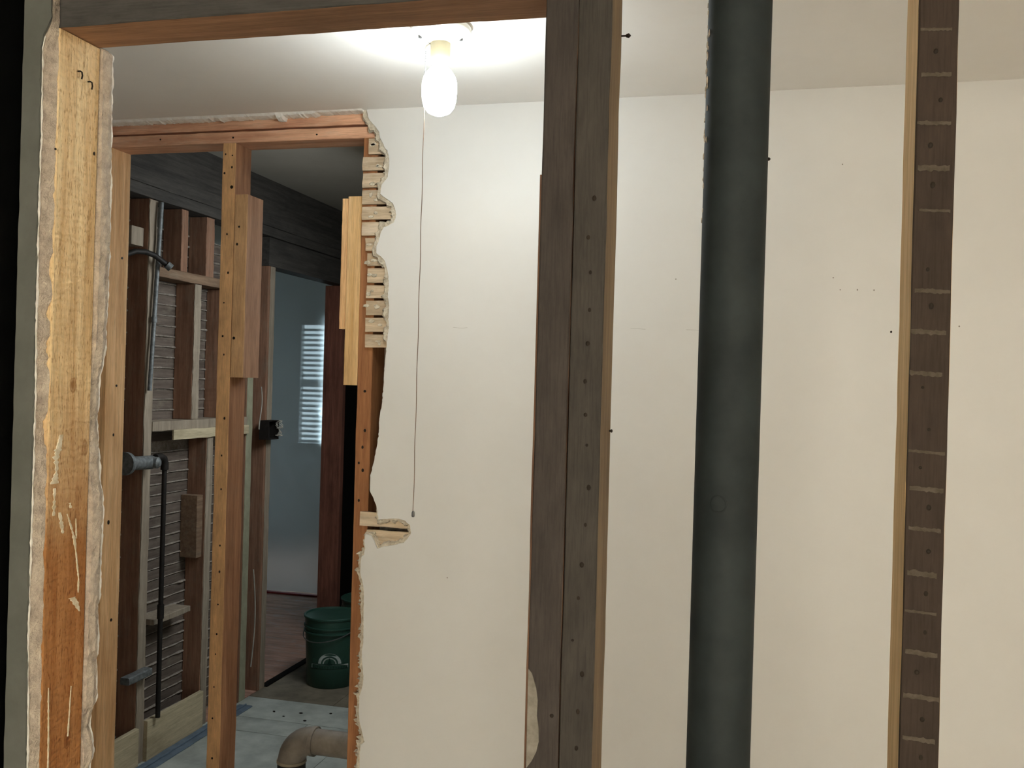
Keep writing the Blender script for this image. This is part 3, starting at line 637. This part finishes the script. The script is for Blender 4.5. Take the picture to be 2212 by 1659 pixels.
o = mk('wood_block', lumber(-1.4508, -1.4105, 2.4505, 2.542, 1.6470, 2.1730, n=30, jit=.0010), 'block'); tag(o, 'dirty brown block nailed to the right side of the middle stud', 'block')
nails(o, [(-1.435, 2.4505, 2.08), (-1.44, 2.4505, 2.03), (-1.442, 2.4505, 1.76)], 'front', .004)
bs = mk('wall_stud', lumber(-1.0575, -1.0145, 2.4505, 2.54, 0, 2.3215, n=60, jit=.0012), 'stud_dark'); tag(bs, 'stud at the broken edge of the white wall with old lath nailed on', 'stud')
nails(bs, [(max(x, -1.052), 2.4505, z) for x, z in [(-1.0338, 1.6189), (-1.0306, 1.5101), (-1.0361, 1.4637), (-1.0459, 1.4196), (-1.0335, 1.3997), (-1.0428, 1.3158)]], 'front', .0032)
o = mk('wood_block', lumber(-1.0992, -1.0580, 2.4505, 2.54, 1.6345, 2.1600, n=30, jit=.0010), 'newblock'); tag(o, 'clean tan block nailed beside the stud at the broken wall edge', 'block')
o = mk('wood_strip', lumber(-1.1165, -1.0998, 2.4505, 2.53, 1.7905, 2.1540, n=24, jit=.0014), 'orange'); tag(o, 'narrow orange strip on the left of the clean tan block', 'strip')
# ------------------------------------------------------------------ far room, left wall framing
def fstud(y0, y1, z0, z1, mat, label, x0=-2.5645, x1=-2.47):
    o = mk('wall_stud', lumber(x0, x1, y0, y1, z0, z1, n=40, jit=.0018), mat); tag(o, label, 'stud'); return o
f1 = fstud(3.494, 3.548, 0, 2.388, 'farstud', 'dark stud with a pale plaster caked edge, left of the bared lath')
mk('plaster_crust', ragged(0, 2.38, lambda z: 3.4945, lambda z, f: 3.547, -.0, .0, 1) if False else lumber(-2.4705, -2.464, 3.4945, 3.5475, 0, 2.385, n=90, jit=.003), 'farpale', f1)
f2 = fstud(3.978, 4.032, 0, 1.3605, 'farstud', 'dark brown stud below the ledge, right of the bared lath')
mk('plaster_crust', lumber(-2.4705, -2.465, 3.980, 4.030, 0, 1.3595, n=70, jit=.003), 'farpale', f2)
f3 = fstud(3.845, 3.898, 1.449, 2.0665, 'farstud', 'short reddish stud standing on the ledge under the crosspiece')
mk('plaster_crust', lumber(-2.4705, -2.465, 3.8465, 3.8965, 1.45, 2.066, n=40, jit=.003), 'farpale', f3)
fstud(4.10, 4.15, 1.449, 2.0665, 'farstud', 'second short stud on the ledge, behind the middle stud')
fstud(3.735, 3.785, 2.1125, 2.388, 'farstud', 'stub of stud above the crosspiece near the steel riser')
fstud(3.935, 4.0, 2.1125, 2.388, 'farstud', 'brown stub of stud above the crosspiece, farther from the riser')
fs = fstud(4.335, 4.393, 0, 2.388, 'farstud', 'stud with a whitish face seen just right of the middle stud')
mk('plaster_crust', lumber(-2.4705, -2.466, 4.336, 4.392, 0, 2.385, n=60, jit=.002), 'stripe', fs)
fd = fstud(4.527, 4.594, 0, 2.2360, 'farstud', 'grey brown stud forming the left side of the far doorway')
mk('plaster_crust', lumber(-2.4705, -2.466, 4.545, 4.593, 0, 2.235, n=60, jit=.002), 'farpale', fd)
o = mk('door_header', lumber(-2.5645, -2.47, 4.527, 5.79, 2.2375, 2.388, 'Y', 12), 'dimY'); tag(o, 'dark header above the far doorway', 'beam')
o = mk('door_jamb', lumber(-2.605, -2.47, 5.500, 5.545, 0, 2.2360, n=20), 'darkred'); tag(o, 'dark reddish board forming the right side of the far doorway', 'jamb')
o = mk('wall_panel', lumber(-2.6, -2.475, 5.5465, 5.798, 0, 2.236, n=6), 'black'); tag(o, 'near-black panel right of the dark reddish doorway board', 'panel')
o = mk('crosspiece', lumber(-2.5645, -2.462, 3.5500, 4.3340, 2.0685, 2.1105, 'Y', 24, jit=.002), 'farY'); tag(o, 'brown crosspiece between studs near the bent pipe', 'beam')
o = mk('ledge_board', lumber(-2.5645, -2.462, 3.5500, 4.3340, 1.4055, 1.447, 'Y', 24, jit=.003), 'farpale'); tag(o, 'dusty ledge board between the studs at mid height', 'board')
o = mk('ledge_nosing', lumber(-2.4615, -2.452, 3.69, 4.3340, 1.362, 1.4065, 'Y', 20, jit=.002), 'soleY'); tag(o, 'pale strip along the front of the dusty ledge', 'strip')
for (z0, z1, lab) in ((2.39, 2.438, 'lower'), (2.44, 2.50, 'upper')):
    o = mk('top_plate', lumber(-2.5645, -2.455, 2.56, 5.79, z0, z1, 'Y', 30, jit=.002), 'dimY'); tag(o, lab + ' dark plate along the top of the far left wall', 'beam')
struct(mk('trim_1', B(-2.60, -2.50, 2.56, 5.79, 2.5005, 2.70), 'dimY'))
for k, yy in enumerate((3.2, 4.6)):
    pass
o = mk('sole_board', lumber(-2.4695, -2.448, 3.5500, 3.9760, .0005, .172, 'Y', 16, jit=.0015), 'soleY'); tag(o, 'pale board along the floor between the far studs', 'board')
o = mk('sole_board', lumber(-2.4695, -2.448, 3.2, 3.4930, .0005, .160, 'Y', 10, jit=.0015), 'soleY'); tag(o, 'pale board end at floor level left of the caked stud', 'board')
o = mk('floor_strip', lumber(-2.446, -2.372, 3.2, 4.30, .0005, .006, 'Y', 24, .002, .002), 'flash'); tag(o, 'blue grey strip lying on the floor along the pale board', 'strip')
mk('ridge', tube([(-2.408+.002*math.sin(y*9), y, .009) for y in [3.2+.05*i for i in range(23)]], .004, 6), 'flash', o)
o = mk('small_shelf', lumber(-2.565, -2.468, 3.600, 3.880, .566, .590, 'Y', 14, jit=.003), 'farpale'); tag(o, 'short grey cleat across the bared lath low on the wall', 'cleat')
o = mk('wood_block', lumber(-2.5645, -2.49, 3.412, 3.4925, 2.185, 2.262, n=6), 'farpale'); tag(o, 'small pale block beside the steel riser, above the bent pipe', 'block')
o = mk('wood_block', lumber(-2.5645, -2.478, 3.930, 3.9765, .80, 1.09, n=8, jit=.002), 'farY'); tag(o, 'brown block beside the stud under the ledge', 'block')
# pipes
o = mk('steel_riser', tube([(-2.445, 3.545-.003*k, 2.38-.05*k) for k in range(17)], .0095, 14), 'galv', smooth=True); tag(o, 'thin galvanised riser pipe climbing the caked stud', 'pipe')
mk('pipe_band', lathe([(.0005, -.012), (.0125, -.012), (.0125, .012), (.0005, .012)], (-2.445, 3.515, 1.88), 14), 'galv', o)
o = empty('bent_pipe', (-2.43, 3.45, 2.14)); tag(o, 'dark curved supply pipe stub with an open metal end', 'pipe')
mk('pipe_body', tube([(-2.46, 3.33, 2.128), (-2.44, 3.37, 2.148), (-2.43, 3.42, 2.153), (-2.42, 3.47, 2.145), (-2.41, 3.51, 2.125), (-2.40, 3.53, 2.112)], .0115, 12), 'iron', o, smooth=True)
bm = tube([(-2.40, 3.527, 2.114), (-2.388, 3.540, 2.100)], .017, 16, caps=False); tube([(-2.388, 3.540, 2.100), (-2.400, 3.527, 2.114)], .010, 16, bm, caps=False)
bm.verts.ensure_lookup_table()
for k in range(16):
    try: bm.faces.new((bm.verts[16+k], bm.verts[16+(k+1) % 16], bm.verts[32+(k+1) % 16], bm.verts[32+k]))
    except ValueError: pass
mk('open_end', bm, 'galv', o, smooth=True)
o = empty('pipe_tee', (-2.43, 3.40, 1.28)); tag(o, 'corroded metal pipe tee with a round cap beside the black pipe', 'pipe')
mk('pipe_body', tube([(-2.43, 3.325, 1.287), (-2.43, 3.40, 1.283), (-2.43, 3.50, 1.280)], .029, 18), 'galv', o, smooth=True)
mk('flange', tube([(-2.43, 3.318, 1.287), (-2.43, 3.338, 1.286)], .047, 20), 'galv', o, smooth=True)
mk('round_cap', tube([(-2.43, 3.490, 1.281), (-2.395, 3.497, 1.279), (-2.386, 3.499, 1.279)], [.024, .024, .014], 18), 'galv', o, smooth=True)
o = empty('black_pipe', (-2.432, 3.60, .175)); tag(o, 'thin black iron pipe running down in front of the bared lath', 'pipe')
mk('pipe_body', tube([(-2.432, 3.598, .175), (-2.432, 3.598, .7), (-2.432, 3.598, 1.26)], .0105, 12), 'iron', o, smooth=True)
mk('elbow', tube([(-2.432, 3.53, 1.296), (-2.432, 3.57, 1.296), (-2.432, 3.590, 1.288), (-2.432, 3.598, 1.268), (-2.432, 3.598, 1.24)], .0165, 14), 'iron', o, smooth=True)
mk('coupling', tube([(-2.432, 3.598, .60), (-2.432, 3.598, .66)], .0145, 12), 'iron', o, smooth=True)
o = mk('pipe_bracket', lumber(-2.468, -2.425, 3.385, 3.540, .375, .405, 'Y', 8, .004, .003), 'galv'); tag(o, 'flat metal bracket on the caked stud near the floor', 'bracket')
# electrical box and cables at the far doorway
o = empty('electrical_box', (-2.45, 4.54, 1.32)); tag(o, 'dark metal outlet box with frayed wires beside the hazy doorway', 'box')
bm = B(-2.469, -2.415, 4.47, 4.475, 1.325, 1.425); box(bm, -2.469, -2.415, 4.575, 4.58, 1.325, 1.425); box(bm, -2.469, -2.415, 4.475, 4.575, 1.325, 1.33); box(bm, -2.469, -2.415, 4.475, 4.575, 1.42, 1.425); box(bm, -2.469, -2.465, 4.475, 4.575, 1.33, 1.42)
mk('box_body', bm, 'iron', o)
for k in range(4):
    pts = [(-2.415+.012*math.sin(a*1.9+k), 4.585+.018*math.sin(a+k*1.3), 1.335+.09*i/14+.006*math.cos(a*1.4)) for i in range(15) for a in [i*.75]]
    mk('wire', tube(pts, .0022, 6), 'cable', o)
o = mk('cable', tube([(-2.45, 4.415+.03*math.sin(i/20*math.pi), .66-.5*i/20) for i in range(21)], .0035, 6), 'cable', smooth=True); tag(o, 'thin pale cable bowing beside the whitish stud near the floor', 'cable')
o = mk('cable', tube([(-2.45, 4.445+.012*math.sin(i/20*math.pi*1.5), 1.60-.22*i/20) for i in range(21)], .003, 6), 'cable', smooth=True); tag(o, 'short pale cable dropping into the outlet box', 'cable')
# dust sheet in the hall
bm = bmesh.new(); nx, nzz = 70, 80; g = []
for j in range(nzz+1):
    z = .004+2.66*j/nzz; row = []
    for i in range(nx+1):
        x = -4.9+2.2*i/nx; ww = math.exp(-((z-1.05)/.45)**2)
        yy = 6.68-.08*(x+3.4)*0 + .03*math.sin(x*9+.6*z)+.02*nz(x*3, z*1.2, 1)+ww*.045*nz(x*7+z*4, z*6-x*3, 3)
        row.append(bm.verts.new((x, yy, z)))
    g.append(row)
for a, b in zip(g, g[1:]):
    for i in range(nx): bm.faces.new((a[i], a[i+1], b[i+1], b[i]))
o = mk('dust_sheet', bm, 'film', smooth=True); tag(o, 'hazy translucent plastic sheet hung across the hall beyond the doorway', 'sheet')
mk('tape', lumber(-4.85, -2.72, 6.60, 6.64, .0002, .012, 'X', 24, .001, .004), 'redtape', o)

# ------------------------------------------------------------------ drain elbow and buckets
o = empty('drain_pipe', (-1.449, 2.9, 0)); tag(o, 'grey brown drain elbow coming from behind the broken wall edge', 'pipe')
mk('horizontal_pipe', tube([(-.992, 2.9, .447), (-1.2, 2.9, .4475), (-1.374, 2.9, .448)], .0415, 28), 'brass', o, smooth=True)
mk('elbow', tube([(-1.372, 2.9, .448), (-1.376, 2.9, .448)]+[(-1.376-.073*math.sin(a), 2.9, .375+.073*math.cos(a)) for a in [i*math.pi/2/14 for i in range(1, 15)]]+[(-1.449, 2.9, .372)], .0455, 28), 'brass', o, smooth=True)
mk('collar', tube([(-1.362, 2.9, .448), (-1.375, 2.9, .448)], .0478, 28), 'brass', o, smooth=True)
mk('seal_ring', tube([(-1.449, 2.9, .380), (-1.449, 2.9, .371)], .0492, 28), 'ring', o, smooth=True)
mk('down_pipe', tube([(-1.449, 2.9, .372), (-1.449, 2.9, .1), (-1.449, 2.9, .0005)], .0468, 28), 'drainblack', o, smooth=True)
def bucket(x, y, label, rz):
    r = empty('bucket', (x, y, 0)); tag(r, label, 'bucket')
    H = .372
    def R(z): return .131+.017*z/H
    mk('bucket_body', lathe([(.0005, .004), (.125, .004), (.128, 0), (.131, .004), (R(.1), .1), (R(.2), .2), (R(.285), .285), (R(.36), .362), (R(.36)-.003, .364), (R(.28)-.004, .28), (.126, .008), (.0005, .008)], (x, y, .001), 56), 'bucket', r, smooth=True)
    mk('rim', lathe([(R(.36)+.0005, .363), (R(.36)+.006, .363), (R(.36)+.007, .371), (R(.36)+.004, .374), (R(.36)-.002, .374), (R(.36)-.004, .366)], (x, y, .001), 56), 'bucketdark', r, smooth=True)
    for z, d in ((.318, .0075), (.290, .009)):
        mk('rib', lathe([(R(z)-.0005, z-.004), (R(z)+d, z-.003), (R(z)+d, z+.003), (R(z)-.0005, z+.004)], (x, y, .001), 56), 'bucketdark', r, smooth=True)
    hp = []
    for i in range(25):
        a = math.pi*i/24; hp.append((x+(R(.3)+.010)*math.cos(rz+a), y+(R(.3)+.012)*math.sin(rz+a), .305-.055*math.sin(a)))
    mk('handle', tube(hp, .0028, 8), 'bead', r, smooth=True)
    return r, R
b1, R1 = bucket(-2.172, 4.79, 'dark green plastic bucket with a pale round tree emblem, on the grey floor', math.radians(-20+180))
b2, R2 = bucket(-2.150, 5.22, 'second green bucket mostly hidden behind the one with the emblem', math.radians(200))
# emblem printed on the front of the first bucket: arch, fir tree, ground banner
def wrap(bmsh, c=(-2.172, 4.79), a0=math.radians(-88+18), lift=.0008):
    for v in bmsh.verts:
        s, z = v.co.x, v.co.z; rad = R1(z)+lift+v.co.y; a = a0+s/R1(z)
        v.co = Vector((c[0]+rad*math.cos(a), c[1]+rad*math.sin(a), z+.001))
    return bmsh
def flat(poly, lift=0, th=.0006):
    fine = []
    for (xa, za), (xb, zb) in zip(poly, poly[1:]+poly[:1]):
        n = max(1, int(math.hypot(xb-xa, zb-za)/.008))
        fine += [(xa+(xb-xa)*i/n, za+(zb-za)*i/n) for i in range(n)]
    return prism(fine, fine, lift, lift+th)
EZ = .135
arc = [(.062*math.cos(a), EZ+.058*math.sin(a)) for a in [math.pi*i/20 for i in range(21)]]+[(.046*math.cos(a), EZ+.043*math.sin(a)) for a in [math.pi*(20-i)/20 for i in range(21)]]
mk('emblem_arch', wrap(flat(arc)), 'print', b1)
disc_ = [(.037*math.cos(a), EZ+.034*math.sin(a)) for a in [math.pi*i/16 for i in range(17)]]
mk('emblem_disc', wrap(flat(disc_)), 'print', b1)
tree = [(0, EZ+.033), (.006, EZ+.022), (.003, EZ+.022), (.010, EZ+.010), (.005, EZ+.010), (.014, EZ-.004), (-.014, EZ-.004), (-.005, EZ+.010), (-.010, EZ+.010), (-.003, EZ+.022), (-.006, EZ+.022)]
mk('emblem_tree', wrap(flat(tree, .0008)), 'printdark', b1)
mk('emblem_banner', wrap(flat([(-.105, EZ-.006), (-.105, EZ-.028), (.105, EZ-.028), (.105, EZ-.006)])), 'print', b1)
bm = bmesh.new(); re_ = random.Random(2)
for k in range(14):       # worn, unreadable lettering along the banner
    s = -.098+.0145*k; h = re_.uniform(.008, .013)
    for ds, dw, dz, dh in ((0, .0025, 0, h), (.004, .0022, re_.uniform(0, .004), h*.6)):
        box(bm, s+ds, s+ds+dw, .0008, .0013, EZ-.024+dz, EZ-.024+dz+dh)
mk('lettering', wrap(bm), 'printdark', b1)
for sx in (-.085, .085):
    mk('emblem_print', wrap(flat([(sx-.016, EZ+.022), (sx-.013, EZ+.006), (sx+.004, EZ+.002), (sx+.016, EZ+.008), (sx+.013, EZ+.024), (sx-.004, EZ+.028)])), 'bucketdark', b1)
# crumbs on the floor
rd = random.Random(11)
for x, yy, rad, lab in [(-2.235, 4.27, .007, 'dark crumb on the grey floor, the one farthest left'), (-2.16, 4.225, .006, 'small dark crumb on the grey floor, second from the left'),
                   (-2.10, 4.29, .008, 'dark crumb on the grey floor, nearest to the bucket'), (-2.035, 4.20, .008, 'largest dark crumb on the grey floor, between elbow and bucket'),
                   (-1.96, 4.33, .006, 'small dark crumb on the grey floor, farthest to the right')]:
    bm = bmesh.new(); bmesh.ops.create_icosphere(bm, subdivisions=1, radius=rad)
    for v in bm.verts: v.co = Vector((v.co.x*rd.uniform(.7, 1.6), v.co.y*rd.uniform(.6, 1.2), max(v.co.z, -.6*rad)*.45))
    mn = min(v.co.z for v in bm.verts)
    for v in bm.verts: v.co += Vector((x, yy, -mn+.0005))
    o = mk('debris_chip', bm, 'iron'); tag(o, lab, 'debris', 'dark crumbs on the grey floor')
